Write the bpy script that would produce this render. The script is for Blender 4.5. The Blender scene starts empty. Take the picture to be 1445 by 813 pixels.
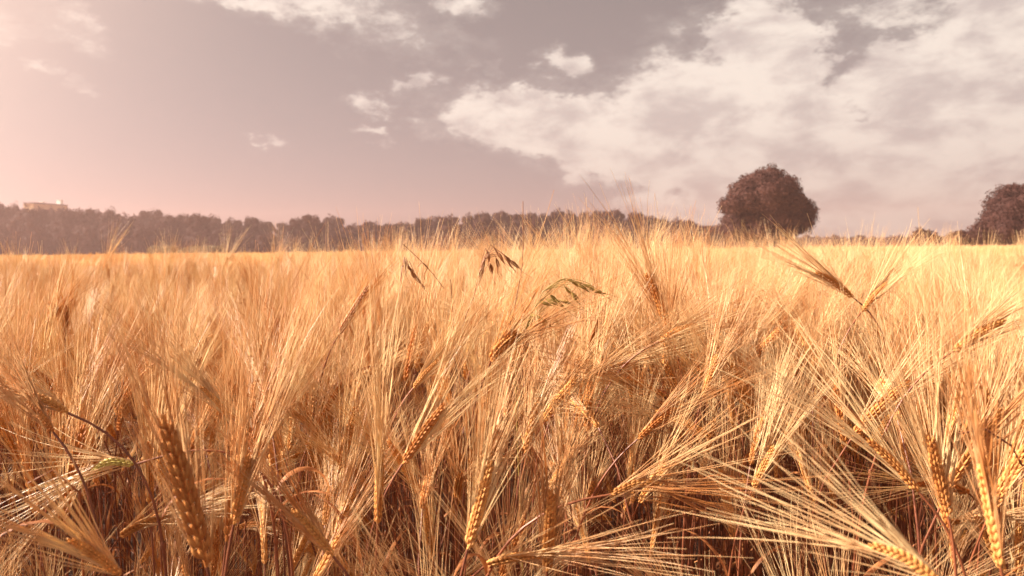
import bpy, math, random
import numpy as np
from mathutils import Vector, Matrix

R = math.radians
rng = np.random.default_rng(12)
random.seed(11)
scene = bpy.context.scene
COL = scene.collection

# ------------------------------------------------------------------ camera
CAM_H, FPX, PW, PH = 1.0, 1044.0, 1445.0, 813.0
cam_d = bpy.data.cameras.new('camera')
cam = bpy.data.objects.new('camera', cam_d)
COL.objects.link(cam)
cam_d.sensor_width = 36.0
cam_d.lens = 36.0 * FPX / PW
cam_d.clip_start, cam_d.clip_end = 0.02, 6000
PITCH, ROLL = R(-2.80), R(-0.55)
CAM_M = Matrix.Translation((0, 0, CAM_H)) @ Matrix.Rotation(R(90) + PITCH, 4, 'X') @ Matrix.Rotation(ROLL, 4, 'Z')
cam.matrix_world = CAM_M
cam_d.dof.use_dof = True
cam_d.dof.focus_distance = 1.0
cam_d.dof.aperture_fstop = 10.0
scene.camera = cam


def at(px, py, Y):
    """world point seen at photo pixel (px, py), at distance Y along the view's heading"""
    d = CAM_M.to_3x3() @ Vector(((px - PW / 2) / FPX, -(py - PH / 2) / FPX, -1.0))
    return np.array(Vector((0, 0, CAM_H)) + d * (Y / d.y))


CAM_INV = np.array(CAM_M.inverted())


def project(P):
    P = np.atleast_2d(P)
    q = P @ CAM_INV[:3, :3].T + CAM_INV[:3, 3]
    return PW / 2 + FPX * q[:, 0] / -q[:, 2], PH / 2 - FPX * q[:, 1] / -q[:, 2], -q[:, 2]


# ------------------------------------------------------------------ light, exposure
SUN_AZ, SUN_EL = R(-86), R(33)          # azimuth from the view heading (+Y), negative to the left
sun_d = bpy.data.lights.new('sun', 'SUN')
sun_d.energy = 5.0
sun_d.angle = R(0.6)
sun_d.color = (1.0, 0.90, 0.75)
sun = bpy.data.objects.new('sun', sun_d)
COL.objects.link(sun)
SUN_DIR = Vector((math.sin(SUN_AZ) * math.cos(SUN_EL), math.cos(SUN_AZ) * math.cos(SUN_EL), math.sin(SUN_EL)))
sun.rotation_euler = (-SUN_DIR).to_track_quat('-Z', 'Y').to_euler()
sun.location = SUN_DIR * 60

vs = scene.view_settings
vs.view_transform = 'Standard'
vs.look = 'None'
vs.gamma = 1.0
vs.use_curve_mapping = False
vs.exposure = 1.75
scene.render.engine = 'CYCLES'
cy = scene.cycles
cy.use_denoising = True
cy.max_bounces = 8
cy.diffuse_bounces = 4
cy.glossy_bounces = 3
cy.transmission_bounces = 5
cy.transparent_max_bounces = 6
cy.volume_bounces = 0
cy.use_adaptive_sampling = True
cy.adaptive_threshold = 0.015
cy.sample_clamp_indirect = 6


# ------------------------------------------------------------------ node helpers
class NT:
    def __init__(s, tree):
        s.t = tree
        tree.nodes.clear()

    def n(s, kind, **kw):
        nd = s.t.nodes.new(kind)
        for k, v in kw.items():
            setattr(nd, k, v)
        return nd

    def put(s, sock, v):
        if isinstance(v, (int, float, tuple, list)):
            sock.default_value = v
        else:
            s.t.links.new(v, sock)

    def m(s, op, a, b=0.0, c=None, clamp=False):
        nd = s.n('ShaderNodeMath', operation=op)
        nd.use_clamp = clamp
        s.put(nd.inputs[0], a)
        s.put(nd.inputs[1], b)
        if c is not None:
            s.put(nd.inputs[2], c)
        return nd.outputs[0]

    def ramp(s, v, lo, hi, a=0.0, b=1.0, kind='SMOOTHSTEP'):
        nd = s.n('ShaderNodeMapRange', interpolation_type=kind)
        for i, x in enumerate((v, lo, hi, a, b)):
            s.put(nd.inputs[i], x)
        return nd.outputs[0]

    def mix(s, f, a, b):
        nd = s.n('ShaderNodeMix', data_type='RGBA')
        s.put(nd.inputs['Factor'], f)
        s.put(nd.inputs[6], a)
        s.put(nd.inputs[7], b)
        return nd.outputs[2]

    def noise(s, vec, scale, detail=4, rough=0.55, dist=0.0, w=None):
        nd = s.n('ShaderNodeTexNoise')
        if vec is not None:
            s.put(nd.inputs['Vector'], vec)
        nd.inputs['Scale'].default_value = scale
        nd.inputs['Detail'].default_value = detail
        nd.inputs['Roughness'].default_value = rough
        nd.inputs['Distortion'].default_value = dist
        return nd.outputs['Fac']


def rgb(r, g, b):
    return (r, g, b, 1.0)


# ------------------------------------------------------------------ sky (world): Nishita air seen through a warm haze, with clouds
world = bpy.data.worlds.new('World')
scene.world = world
world.use_nodes = True
W = NT(world.node_tree)
sky = W.n('ShaderNodeTexSky', sky_type='NISHITA')
sky.sun_disc = False
sky.sun_elevation = SUN_EL
sky.sun_rotation = SUN_AZ
sky.air_density, sky.dust_density, sky.ozone_density = 1.0, 2.5, 1.0
bw = W.n('ShaderNodeRGBToBW')
W.t.links.new(sky.outputs[0], bw.inputs[0])
lum = W.m('POWER', bw.outputs[0], 0.55)
tint = W.n('ShaderNodeVectorMath', operation='SCALE')
tint.inputs[0].default_value = (1.19, 1.035, 1.02)
W.t.links.new(lum, tint.inputs['Scale'])
sep = W.n('ShaderNodeSeparateXYZ')
geo = W.n('ShaderNodeTexCoord')
W.t.links.new(geo.outputs['Generated'], sep.inputs[0])
dx, dy, dz = sep.outputs
az = W.m('ARCTAN2', dx, dy)
el = W.m('ARCSINE', dz)
comb = W.n('ShaderNodeCombineXYZ')
W.put(comb.inputs[0], az)
W.put(comb.inputs[1], W.m('MULTIPLY', el, 1.9))
vec = comb.outputs[0]
nA = W.noise(vec, 6.0, 9, 0.64, 0.15)
nB = W.noise(vec, 26.0, 6, 0.68, 0.15)
nz = W.m('ADD', W.m('MULTIPLY', nA, 0.72), W.m('MULTIPLY', nB, 0.28))


def pxang(x, y):
    a = math.atan((x - 722) / FPX)
    e = math.atan((356 - y) / math.hypot(FPX, x - 722))
    return a, e


# (px, py, half width px, half height px, tilt deg, strength): where the cloud banks lie on the sky
BLOBS = [
    (760, 178, 130, 42, 8, 1.0), (900, 205, 170, 55, 12, 1.1), (1040, 210, 160, 90, 20, 1.2),
    (1090, 95, 75, 95, -12, 0.95), (1010, 150, 75, 50, 0, 0.75), (1010, 75, 45, 30, -20, 0.55),
    (1250, 258, 220, 88, -6, 1.3), (1400, 205, 160, 95, 26, 1.3), (1560, 140, 190, 150, 20, 1.1),
    (1355, 140, 80, 36, 26, 0.7), (1190, 78, 50, 26, -10, 0.5), (1270, 20, 190, 30, 4, 0.66),
    (1420, 30, 120, 45, -6, 0.8), (1200, 295, 300, 44, 0, 0.85), (1000, 268, 90, 36, 10, 0.9),
    (450, 10, 190, 28, 6, 0.58), (560, 35, 120, 40, 14, 0.56), (640, 8, 60, 26, 0, 0.6), (340, 0, 90, 16, 0, 0.7),
    (803, 95, 36, 20, 6, 0.64), (592, 122, 34, 15, -18, 0.58), (533, 154, 36, 13, 4, 0.58),
    (528, 192, 26, 10, 0, 0.64), (390, 199, 20, 8, 0, 0.6), (142, 115, 26, 8, 4, 0.5),
    (72, 100, 22, 8, 0, 0.48), (115, 40, 48, 24, 24, 0.58), (930, 85, 36, 22, 10, 0.5), (690, 100, 30, 10, 10, 0.5),
    (620, 180, 50, 14, -6, 0.55), (20, 40, 60, 16, 0, 0.55),
]
wpA = W.n('ShaderNodeTexNoise')
W.put(wpA.inputs['Vector'], vec)
wpA.inputs['Scale'].default_value = 17.0
wpA.inputs['Detail'].default_value = 8
wpA.inputs['Roughness'].default_value = 0.65
wsep = W.n('ShaderNodeSeparateColor')
W.put(wsep.inputs[0], wpA.outputs['Color'])
azw = W.m('ADD', az, W.m('MULTIPLY', W.m('SUBTRACT', wsep.outputs[0], 0.5), 0.16))
elw = W.m('ADD', el, W.m('MULTIPLY', W.m('SUBTRACT', wsep.outputs[1], 0.5), 0.085))
mask = None
for (x, y, rx, ry, t, s_) in BLOBS:
    a0, e0 = pxang(x, y)
    sx, sy = FPX / rx, FPX / ry
    ct, st = math.cos(R(t)), math.sin(R(t))
    da = W.m('SUBTRACT', azw, a0)
    de = W.m('SUBTRACT', elw, e0)
    u = W.m('MULTIPLY_ADD', da, ct * sx, W.m('MULTIPLY', de, -st * sx))
    v = W.m('MULTIPLY_ADD', da, st * sy, W.m('MULTIPLY', de, ct * sy))
    r2 = W.m('MULTIPLY_ADD', u, u, W.m('MULTIPLY', v, v))
    g = W.m('MULTIPLY', W.m('DIVIDE', 1.0, W.m('MULTIPLY_ADD', W.m('MULTIPLY', r2, r2), 0.6, 1.0)), s_)
    mask = g if mask is None else W.m('MAXIMUM', mask, g)
# loose cumulus over the rest of the dome, outside the part of the sky in view
rest = W.m('MULTIPLY', W.ramp(W.m('ABSOLUTE', az), 0.75, 1.1), W.ramp(nA, 0.45, 0.62))
mask = W.m('MAXIMUM', mask, W.m('MULTIPLY', rest, 0.9))
dens = W.m('MULTIPLY_ADD', W.m('SUBTRACT', nz, 0.5), 1.8, mask)
alpha = W.ramp(dens, 0.40, 0.76)
wisp = W.ramp(dens, 0.22, 0.60, 0.0, 0.22)
alpha = W.m('MAXIMUM', alpha, wisp)
body = W.ramp(W.noise(vec, 11.0, 8, 0.6, 0.2), 0.34, 0.62)
ccol = W.mix(body, rgb(3.8, 3.28, 3.04), rgb(5.6, 4.98, 4.4))
# clouds fade into the haze low over the horizon
low = W.ramp(el, 0.01, 0.22, 0.80, 1.0)
ccol2 = W.n('ShaderNodeVectorMath', operation='SCALE')
W.put(ccol2.inputs[0], ccol)
W.put(ccol2.inputs['Scale'], W.ramp(el, 0.0, 0.2, 0.88, 1.0))
skymix = W.mix(W.m('MULTIPLY', alpha, low), tint.outputs[0], ccol2.outputs[0])
dotn = W.n('ShaderNodeVectorMath', operation='DOT_PRODUCT')
W.put(dotn.inputs[0], geo.outputs['Generated'])
dotn.inputs[1].default_value = tuple(SUN_DIR)
aur = W.m('POWER', W.m('MAXIMUM', dotn.outputs['Value'], 0.0), 6.5)
glow = W.n('ShaderNodeVectorMath', operation='SCALE')
glow.inputs[0].default_value = (37.0, 24.0, 16.5)
W.put(glow.inputs['Scale'], aur)
addg = W.n('ShaderNodeVectorMath', operation='ADD')
W.put(addg.inputs[0], skymix)
W.put(addg.inputs[1], glow.outputs[0])
skymix = addg.outputs[0]
bg = W.n('ShaderNodeBackground')
W.put(bg.inputs[0], skymix)
bg.inputs[1].default_value = 0.05
outw = W.n('ShaderNodeOutputWorld')
W.t.links.new(bg.outputs[0], outw.inputs[0])
world.cycles.sampling_method = 'MANUAL'
world.cycles.sample_map_resolution = 256


# ------------------------------------------------------------------ materials
def mat(name):
    m = bpy.data.materials.new(name)
    m.use_nodes = True
    return m, NT(m.node_tree)


def straw(name, c0, c1, rough=0.5, trans=0.0, spec=0.35, nscale=60.0):
    """dry straw: colour drifts from plant to plant and along the strand; thin strands pass light"""
    m, N = mat(name)
    oi = N.n('ShaderNodeObjectInfo')
    gp = N.n('ShaderNodeNewGeometry')
    n1 = N.noise(gp.outputs['Position'], nscale, 2, 0.6)
    f = N.m('ADD', N.m('MULTIPLY', oi.outputs['Random'], 0.55), N.m('MULTIPLY', N.ramp(n1, 0.3, 0.7), 0.45))
    col = N.mix(f, rgb(*c0), rgb(*c1))
    p = N.n('ShaderNodeBsdfPrincipled')
    N.put(p.inputs['Base Color'], col)
    p.inputs['Roughness'].default_value = rough
    p.inputs['Specular IOR Level'].default_value = spec
    out = N.n('ShaderNodeOutputMaterial')
    if trans:
        tr = N.n('ShaderNodeBsdfTranslucent')
        N.put(tr.inputs[0], col)
        mx = N.n('ShaderNodeMixShader')
        mx.inputs[0].default_value = trans
        N.t.links.new(p.outputs[0], mx.inputs[1])
        N.t.links.new(tr.outputs[0], mx.inputs[2])
        N.t.links.new(mx.outputs[0], out.inputs[0])
    else:
        N.t.links.new(p.outputs[0], out.inputs[0])
    return m


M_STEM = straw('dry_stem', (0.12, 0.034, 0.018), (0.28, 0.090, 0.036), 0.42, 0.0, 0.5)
M_EAR = straw('ripe_kernel', (0.44, 0.14, 0.032), (0.78, 0.42, 0.14), 0.55, 0.12, 0.22, 150)
M_AWN = straw('awn', (0.52, 0.18, 0.04), (0.95, 0.745, 0.42), 0.36, 0.22, 0.45, 25)
M_LEAF = straw('dry_leaf', (0.28, 0.085, 0.03), (0.52, 0.22, 0.08), 0.55, 0.35)
M_GREENEAR = straw('unripe_kernel', (0.50, 0.40, 0.09), (0.66, 0.52, 0.16), 0.42, 0.15, 0.45, 150)
M_DARKEAR = straw('dark_kernel', (0.30, 0.11, 0.04), (0.46, 0.20, 0.07), 0.5, 0.0, 0.3, 150)
M_OAT = straw('dark_oat_husk', (0.22, 0.085, 0.035), (0.38, 0.17, 0.07), 0.5, 0.15)
M_GREENOAT = straw('green_oat_husk', (0.30, 0.20, 0.055), (0.46, 0.31, 0.09), 0.5, 0.25)
M_BROWN = straw('brown_stalk', (0.22, 0.09, 0.035), (0.32, 0.14, 0.055), 0.55)


def field_mat():
    m, N = mat('barley_far')
    gp = N.n('ShaderNodeNewGeometry')
    n1 = N.noise(gp.outputs['Position'], 0.06, 5, 0.6)
    n2 = N.noise(gp.outputs['Position'], 3.0, 4, 0.7)
    f = N.m('ADD', N.m('MULTIPLY', n1, 0.6), N.m('MULTIPLY', n2, 0.4))
    col = N.mix(N.ramp(f, 0.35, 0.65), rgb(0.82, 0.63, 0.34), rgb(0.92, 0.79, 0.52))
    p = N.n('ShaderNodeBsdfPrincipled')
    N.put(p.inputs['Base Color'], col)
    p.inputs['Roughness'].default_value = 0.7
    p.inputs['Specular IOR Level'].default_value = 0.1
    o = N.n('ShaderNodeOutputMaterial')
    N.t.links.new(p.outputs[0], o.inputs[0])
    return m


def soil_mat():
    m, N = mat('soil')
    gp = N.n('ShaderNodeNewGeometry')
    n1 = N.noise(gp.outputs['Position'], 9.0, 8, 0.7)
    col = N.mix(N.ramp(n1, 0.3, 0.7), rgb(0.04, 0.016, 0.011), rgb(0.11, 0.046, 0.026))
    p = N.n('ShaderNodeBsdfPrincipled')
    N.put(p.inputs['Base Color'], col)
    p.inputs['Roughness'].default_value = 0.9
    b = N.n('ShaderNodeBump')
    b.inputs['Strength'].default_value = 0.8
    b.inputs['Distance'].default_value = 0.05
    N.put(b.inputs['Height'], n1)
    N.t.links.new(b.outputs[0], p.inputs['Normal'])
    o = N.n('ShaderNodeOutputMaterial')
    N.t.links.new(p.outputs[0], o.inputs[0])
    return m


def foliage_mat(name, c0, c1):
    m, N = mat(name)
    oi = N.n('ShaderNodeObjectInfo')
    gp = N.n('ShaderNodeNewGeometry')
    n1 = N.noise(gp.outputs['Position'], 0.45, 4, 0.6)
    f = N.m('ADD', N.m('MULTIPLY', oi.outputs['Random'], 0.5), N.m('MULTIPLY', N.ramp(n1, 0.3, 0.7), 0.5))
    col = N.mix(f, rgb(*c0), rgb(*c1))
    d = N.n('ShaderNodeBsdfPrincipled')
    N.put(d.inputs['Base Color'], col)
    d.inputs['Roughness'].default_value = 0.6
    d.inputs['Specular IOR Level'].default_value = 0.12
    tr = N.n('ShaderNodeBsdfTranslucent')
    N.put(tr.inputs[0], col)
    mx = N.n('ShaderNodeMixShader')
    mx.inputs[0].default_value = 0.25
    o = N.n('ShaderNodeOutputMaterial')
    N.t.links.new(d.outputs[0], mx.inputs[1])
    N.t.links.new(tr.outputs[0], mx.inputs[2])
    N.t.links.new(mx.outputs[0], o.inputs[0])
    return m


def plain(name, c, rough=0.7, var=0.12, scale=2.0):
    m, N = mat(name)
    gp = N.n('ShaderNodeNewGeometry')
    n1 = N.noise(gp.outputs['Position'], scale, 5, 0.6)
    col = N.mix(n1, rgb(*[x * (1 - var) for x in c]), rgb(*[min(1, x * (1 + var)) for x in c]))
    p = N.n('ShaderNodeBsdfPrincipled')
    N.put(p.inputs['Base Color'], col)
    p.inputs['Roughness'].default_value = rough
    o = N.n('ShaderNodeOutputMaterial')
    N.t.links.new(p.outputs[0], o.inputs[0])
    return m


M_FIELD, M_SOIL = field_mat(), soil_mat()
M_TREE = foliage_mat('tree_foliage', (0.044, 0.017, 0.015), (0.074, 0.029, 0.023))
M_BUSH = foliage_mat('pale_bush_foliage', (0.12, 0.09, 0.035), (0.17, 0.12, 0.05))
M_BARK = plain('bark', (0.09, 0.06, 0.045), 0.9)
M_CONC = plain('building_wall', (0.50, 0.33, 0.16), 0.8, 0.1, 0.4)
M_WHITE = plain('white_paint', (0.8, 0.78, 0.74), 0.6, 0.05)
M_ROOF = plain('roof_felt', (0.18, 0.15, 0.14), 0.9)
M_GLASS = plain('window_glass', (0.05, 0.05, 0.06), 0.15)


# ------------------------------------------------------------------ mesh helpers
class MB:
    def __init__(s):
        s.v, s.f, s.n = [], [], 0

    def add(s, v, f):
        v = np.asarray(v, float)
        f = np.asarray(f, int)
        s.v.append(v)
        s.f.append(f + s.n)
        s.n += len(v)

    def mesh(s, name, material, smooth=True):
        me = bpy.data.meshes.new(name)
        V = np.concatenate(s.v)
        counts = np.concatenate([np.full(len(f), f.shape[1]) for f in s.f])
        idx = np.concatenate([f.ravel() for f in s.f])
        starts = np.concatenate([[0], np.cumsum(counts)[:-1]])
        me.vertices.add(len(V))
        me.vertices.foreach_set('co', V.astype(np.float32).ravel())
        me.loops.add(len(idx))
        me.loops.foreach_set('vertex_index', idx.astype(np.int32))
        me.polygons.add(len(counts))
        me.polygons.foreach_set('loop_start', starts.astype(np.int32))
        me.polygons.foreach_set('use_smooth', np.full(len(counts), smooth))
        me.update(calc_edges=True)
        me.validate()
        me.materials.append(material)
        return me

    def obj(s, name, material, parent=None, smooth=True, link=True):
        o = bpy.data.objects.new(name, s.mesh(name, material, smooth))
        if link:
            COL.objects.link(o)
        if parent is not None:
            o.parent = parent
        return o


def norm(v):
    v = np.asarray(v, float)
    return v / max(1e-9, np.linalg.norm(v))


def side_of(d, hint=(0.3, 0.2, 1.0)):
    s = np.cross(d, hint)
    if np.linalg.norm(s) < 1e-4:
        s = np.cross(d, (1, 0, 0))
    return norm(s)


def tube(mb, pts, rad, k=5, cap=True):
    pts = np.asarray(pts, float)
    n = len(pts)
    rad = np.broadcast_to(np.asarray(rad, float), (n,))
    t = np.gradient(pts, axis=0)
    t /= np.linalg.norm(t, axis=1, keepdims=True) + 1e-12
    s = side_of(t[0])
    V = np.empty((n, k, 3))
    a = np.arange(k) * 2 * math.pi / k
    for i in range(n):
        s = norm(s - t[i] * np.dot(s, t[i]))
        b = np.cross(t[i], s)
        V[i] = pts[i] + rad[i] * (np.cos(a)[:, None] * s + np.sin(a)[:, None] * b)
    i, j = np.meshgrid(np.arange(n - 1), np.arange(k), indexing='ij')
    j2 = (j + 1) % k
    F = np.stack([i * k + j, i * k + j2, (i + 1) * k + j2, (i + 1) * k + j], -1).reshape(-1, 4)
    mb.add(V.reshape(-1, 3), F)
    if cap and k == 4:
        mb.add(V[-1], [[0, 1, 2, 3]])


def ribbon(mb, pts, width, sides):
    """a folded strip: three verts across, keel down the middle"""
    pts = np.asarray(pts, float)
    n = len(pts)
    V = np.empty((n, 3, 3))
    for i in range(n):
        t = norm(pts[min(i + 1, n - 1)] - pts[max(i - 1, 0)])
        s = norm(sides[i])
        up = norm(np.cross(s, t))
        V[i, 0] = pts[i] - s * width[i] + up * width[i] * 0.35
        V[i, 1] = pts[i]
        V[i, 2] = pts[i] + s * width[i] + up * width[i] * 0.35
    F = []
    for i in range(n - 1):
        for j in range(2):
            F.append([i * 3 + j, i * 3 + j + 1, (i + 1) * 3 + j + 1, (i + 1) * 3 + j])
    mb.add(V.reshape(-1, 3), F)


def kernel(mb, p, d, out, length, w, th, k=6):
    """one plump grain in its husk: pointed at both ends, fuller low down"""
    prof = ((0.0, 0.25), (0.14, 0.78), (0.36, 1.0), (0.62, 0.82), (0.84, 0.42), (1.0, 0.08))
    s = np.cross(d, out)
    a = np.arange(k) * 2 * math.pi / k
    V = []
    for (u, r) in prof:
        c = p + d * (length * u) + out * (0.10 * length * math.sin(u * math.pi))
        for x in a:
            V.append(c + s * (math.cos(x) * w * r) + out * (math.sin(x) * th * r))
    F = []
    for i in range(len(prof) - 1):
        for j in range(k):
            j2 = (j + 1) % k
            F.append([i * k + j, i * k + j2, (i + 1) * k + j2, (i + 1) * k + j])
    mb.add(V, F)


def bez(p0, p1, p2, p3, n):
    t = np.linspace(0, 1, n)[:, None]
    return (1 - t) ** 3 * p0 + 3 * (1 - t) ** 2 * t * p1 + 3 * (1 - t) * t ** 2 * p2 + t ** 3 * p3


def resample(pts, n):
    pts = np.asarray(pts, float)
    s = np.concatenate([[0], np.cumsum(np.linalg.norm(np.diff(pts, axis=0), axis=1))])
    u = np.linspace(0, s[-1], n)
    return np.stack([np.interp(u, s, pts[:, i]) for i in range(3)], 1)


def smooth_path(pts, n):
    """Catmull-Rom through the points"""
    P = np.asarray(pts, float)
    P = np.concatenate([[2 * P[0] - P[1]], P, [2 * P[-1] - P[-2]]])
    out = []
    for i in range(1, len(P) - 2):
        for t in np.linspace(0, 1, 10, endpoint=False):
            a, b, c, d = P[i - 1], P[i], P[i + 1], P[i + 2]
            out.append(0.5 * (2 * b + (c - a) * t + (2 * a - 5 * b + 4 * c - d) * t * t + (3 * b - a - 3 * c + d) * t ** 3))
    out.append(P[-2])
    return resample(out, n)


def ear_and_beard(ear, beard, pts, awn_len, r, spread=1.0, nper=12, kscale=1.0, awn_r=0.0005, lod=0, face=None):
    """two full ranks of husked grains along pts plus thin flanking spikelets; each grain carries a long awn"""
    pts = np.asarray(pts, float)
    P = resample(pts, 24)
    T = np.gradient(P, axis=0)
    T /= np.linalg.norm(T, axis=1, keepdims=True)
    L = np.linalg.norm(np.diff(P, axis=0), axis=1).sum()
    s0 = side_of(T[0], face if face is not None else r.normal(size=3))
    k = 6 if lod == 0 else 4
    if lod < 2:
        tube(ear, P, 0.0011 * kscale, 4)
    n = nper * 2
    tip = T[-1]
    for i in range(n):
        u = (i + 0.4) / n * 0.93
        x = u * 23
        a = int(x)
        f = x - a
        p = P[a] * (1 - f) + P[min(a + 1, 23)] * f
        t = norm(T[a] * (1 - f) + T[min(a + 1, 23)] * f)
        s = norm(s0 - t * np.dot(s0, t))
        b = np.cross(t, s)
        sg = 1 if i % 2 else -1
        out = norm(s * sg + b * r.normal(0, 0.10))
        taper = (0.75 + 0.25 * math.sin(min(1, u * 3.2) * math.pi / 2)) * (1 - 0.42 * max(0, u - 0.55) / 0.45)
        kl = 0.0115 * kscale * taper * (L / 0.085) ** 0.5
        d = norm(t + out * (0.34 - 0.14 * u) * (0.7 + 0.3 * spread))
        base = p + out * 0.0012 * kscale
        kernel(ear, base, d, out, kl, 0.0024 * kscale * taper, 0.0021 * kscale * taper, k)
        if lod == 0:
            for sb in (-1, 1):
                o2 = norm(b * sb + out * 0.5)
                kernel(ear, p + o2 * 0.0016 * kscale, norm(t + o2 * 0.22), o2, kl * 0.72, 0.0011 * kscale, 0.0009 * kscale, 4)
        # awn
        aw = awn_len * (0.78 + 0.30 * r.random()) * (1.0 - 0.12 * u)
        if r.random() < 0.06:
            aw *= r.uniform(0.3, 0.7)                   # snapped short
        start = base + d * kl * 0.93 + out * 0.0006
        ad = norm(t * 0.72 + tip * 0.28 + out * (0.20 - 0.10 * u + r.normal(0, 0.035)) * spread + b * r.normal(0, 0.075) * spread)
        bend = (out * r.normal(0.03, 0.08) + b * r.normal(0, 0.08)) * aw + np.array((0, 0, -1)) * aw * 0.03 * r.random()
        m = 6 if lod == 0 else 4
        q = np.linspace(0, 1, m)[:, None]
        ap = start + ad * aw * q + bend * q ** 2
        rr = awn_r * (1.0 - 0.72 * np.linspace(0, 1, m))
        tube(beard, ap, rr, 3, False)
        if lod == 0 and i % 4 != 3:                     # a finer awn from the flanking spikelet
            ad2 = norm(ad + out * r.normal(0, .06) * spread + b * r.normal(0, .11) * spread)
            ap = start - d * kl * .3 + ad2 * aw * r.uniform(.6, .95) * q + bend * r.uniform(-.5, 1.5) * q ** 2
            tube(beard, ap, rr * .8, 3, False)


def leaf_strip(mb, p, d, r, length=0.16, width=0.0034):
    n = 9
    pts = [p]
    out = norm(np.array((d[0], d[1], 0)) + 1e-6)
    ang = r.uniform(0.25, 0.6)
    stepl = length / (n - 1)
    sides = []
    tw = r.uniform(-1, 1)
    curl = r.uniform(0.15, 0.38)
    for i in range(n):
        dirv = out * math.sin(ang) + np.array((0, 0, 1)) * math.cos(ang)
        sides.append(norm(np.cross(dirv, out * math.cos(ang) - np.array((0, 0, 1)) * math.sin(ang) + out * 0.01)))
        a = tw * i / n * 2.2
        up = np.cross(sides[-1], dirv)
        sides[-1] = sides[-1] * math.cos(a) + up * math.sin(a)
        if i < n - 1:
            pts.append(pts[-1] + dirv * stepl)
        ang += curl
    w = [width * (0.55 + 0.45 * min(1, i / 2)) * (1 - (i / (n - 1)) ** 2.5 * 0.92) for i in range(n)]
    ribbon(mb, pts, w, sides)


def plant_parts(seed, nod, lean, height, ear_len, awn_len, lod=0, spread=1.0, leaves=1):
    """a whole plant at the origin, bending over towards +X"""
    r = np.random.default_rng(seed)
    n = 30
    S = height + ear_len
    s = np.linspace(0, S, n * 2)
    bstart = S * r.uniform(0.62, 0.78)
    u = np.clip((s - bstart) / (S - bstart), 0, 1)
    th = lean + (nod - lean) * (u * u * (3 - 2 * u)) ** 0.9
    wob = r.normal(0, 0.03)
    dxs, dzs = np.sin(th), np.cos(th)
    ds = s[1] - s[0]
    X = np.concatenate([[0], np.cumsum(dxs[:-1] * ds)])
    Z = np.concatenate([[0], np.cumsum(dzs[:-1] * ds)])
    Yv = wob * np.sin(s / S * 5.0) * 0.3
    C = np.stack([X, Yv, Z], 1)
    cut = int(round(height / S * (len(C) - 1)))
    st, ea = C[:cut + 1], C[cut:]
    stem, ear, beard, leaf = MB(), MB(), MB(), MB()
    k = 5 if lod == 0 else 3
    sp = resample(st, 14 if lod == 0 else 6)
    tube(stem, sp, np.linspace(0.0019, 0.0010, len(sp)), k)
    if lod == 0:
        for h in (0.36, 0.66):
            q = sp[int(h * 13)]
            tube(stem, np.array([q - [0, 0, .004], q, q + [0, 0, .004]]), [0.0018, 0.0027, 0.0018], 6)
    ear_and_beard(ear, beard, ea, awn_len, r, spread, 12 if lod == 0 else 6, 1.0, 0.0005 if lod == 0 else 0.0009, lod)
    for i in range(leaves):
        q = sp[int((0.40 + 0.3 * i + 0.08 * r.random()) * (len(sp) - 1))]
        a = r.uniform(0, 6.28)
        leaf_strip(leaf, q, np.array((math.cos(a), math.sin(a), 0)), r, r.uniform(0.08, 0.16), 0.003)
    return stem, ear, beard, leaf, C[cut], C[-1]


def tag(o, label=None, cat=None, group=None, kind=None):
    for k_, v_ in (('label', label), ('category', cat), ('group', group), ('kind', kind)):
        if v_:
            o[k_] = v_
    return o


def empty(name, loc, label, cat, group=None):
    o = bpy.data.objects.new(name, None)
    COL.objects.link(o)
    o.location = Vector(loc)
    o.empty_display_size = 0.1
    return tag(o, label, cat, group)


# ------------------------------------------------------------------ ground
def ground():
    mb = MB()
    xs = np.array([-700, -300, -120, -40, -12, -4, -1.5, 0, 1.5, 4, 12, 40, 120, 300, 700.])
    ys = np.array([-120, -30, -8, -2, 0, 1, 2, 4, 8, 20, 60, 150, 300, 500, 700.])
    X, Y = np.meshgrid(xs, ys)
    V = np.stack([X, Y, np.zeros_like(X)], -1).reshape(-1, 3)
    nx = len(xs)
    F = [[j * nx + i, j * nx + i + 1, (j + 1) * nx + i + 1, (j + 1) * nx + i] for j in range(len(ys) - 1) for i in range(nx - 1)]
    mb.add(V, F)
    return tag(mb.obj('ground', M_SOIL), kind='structure')


ground()

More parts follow.
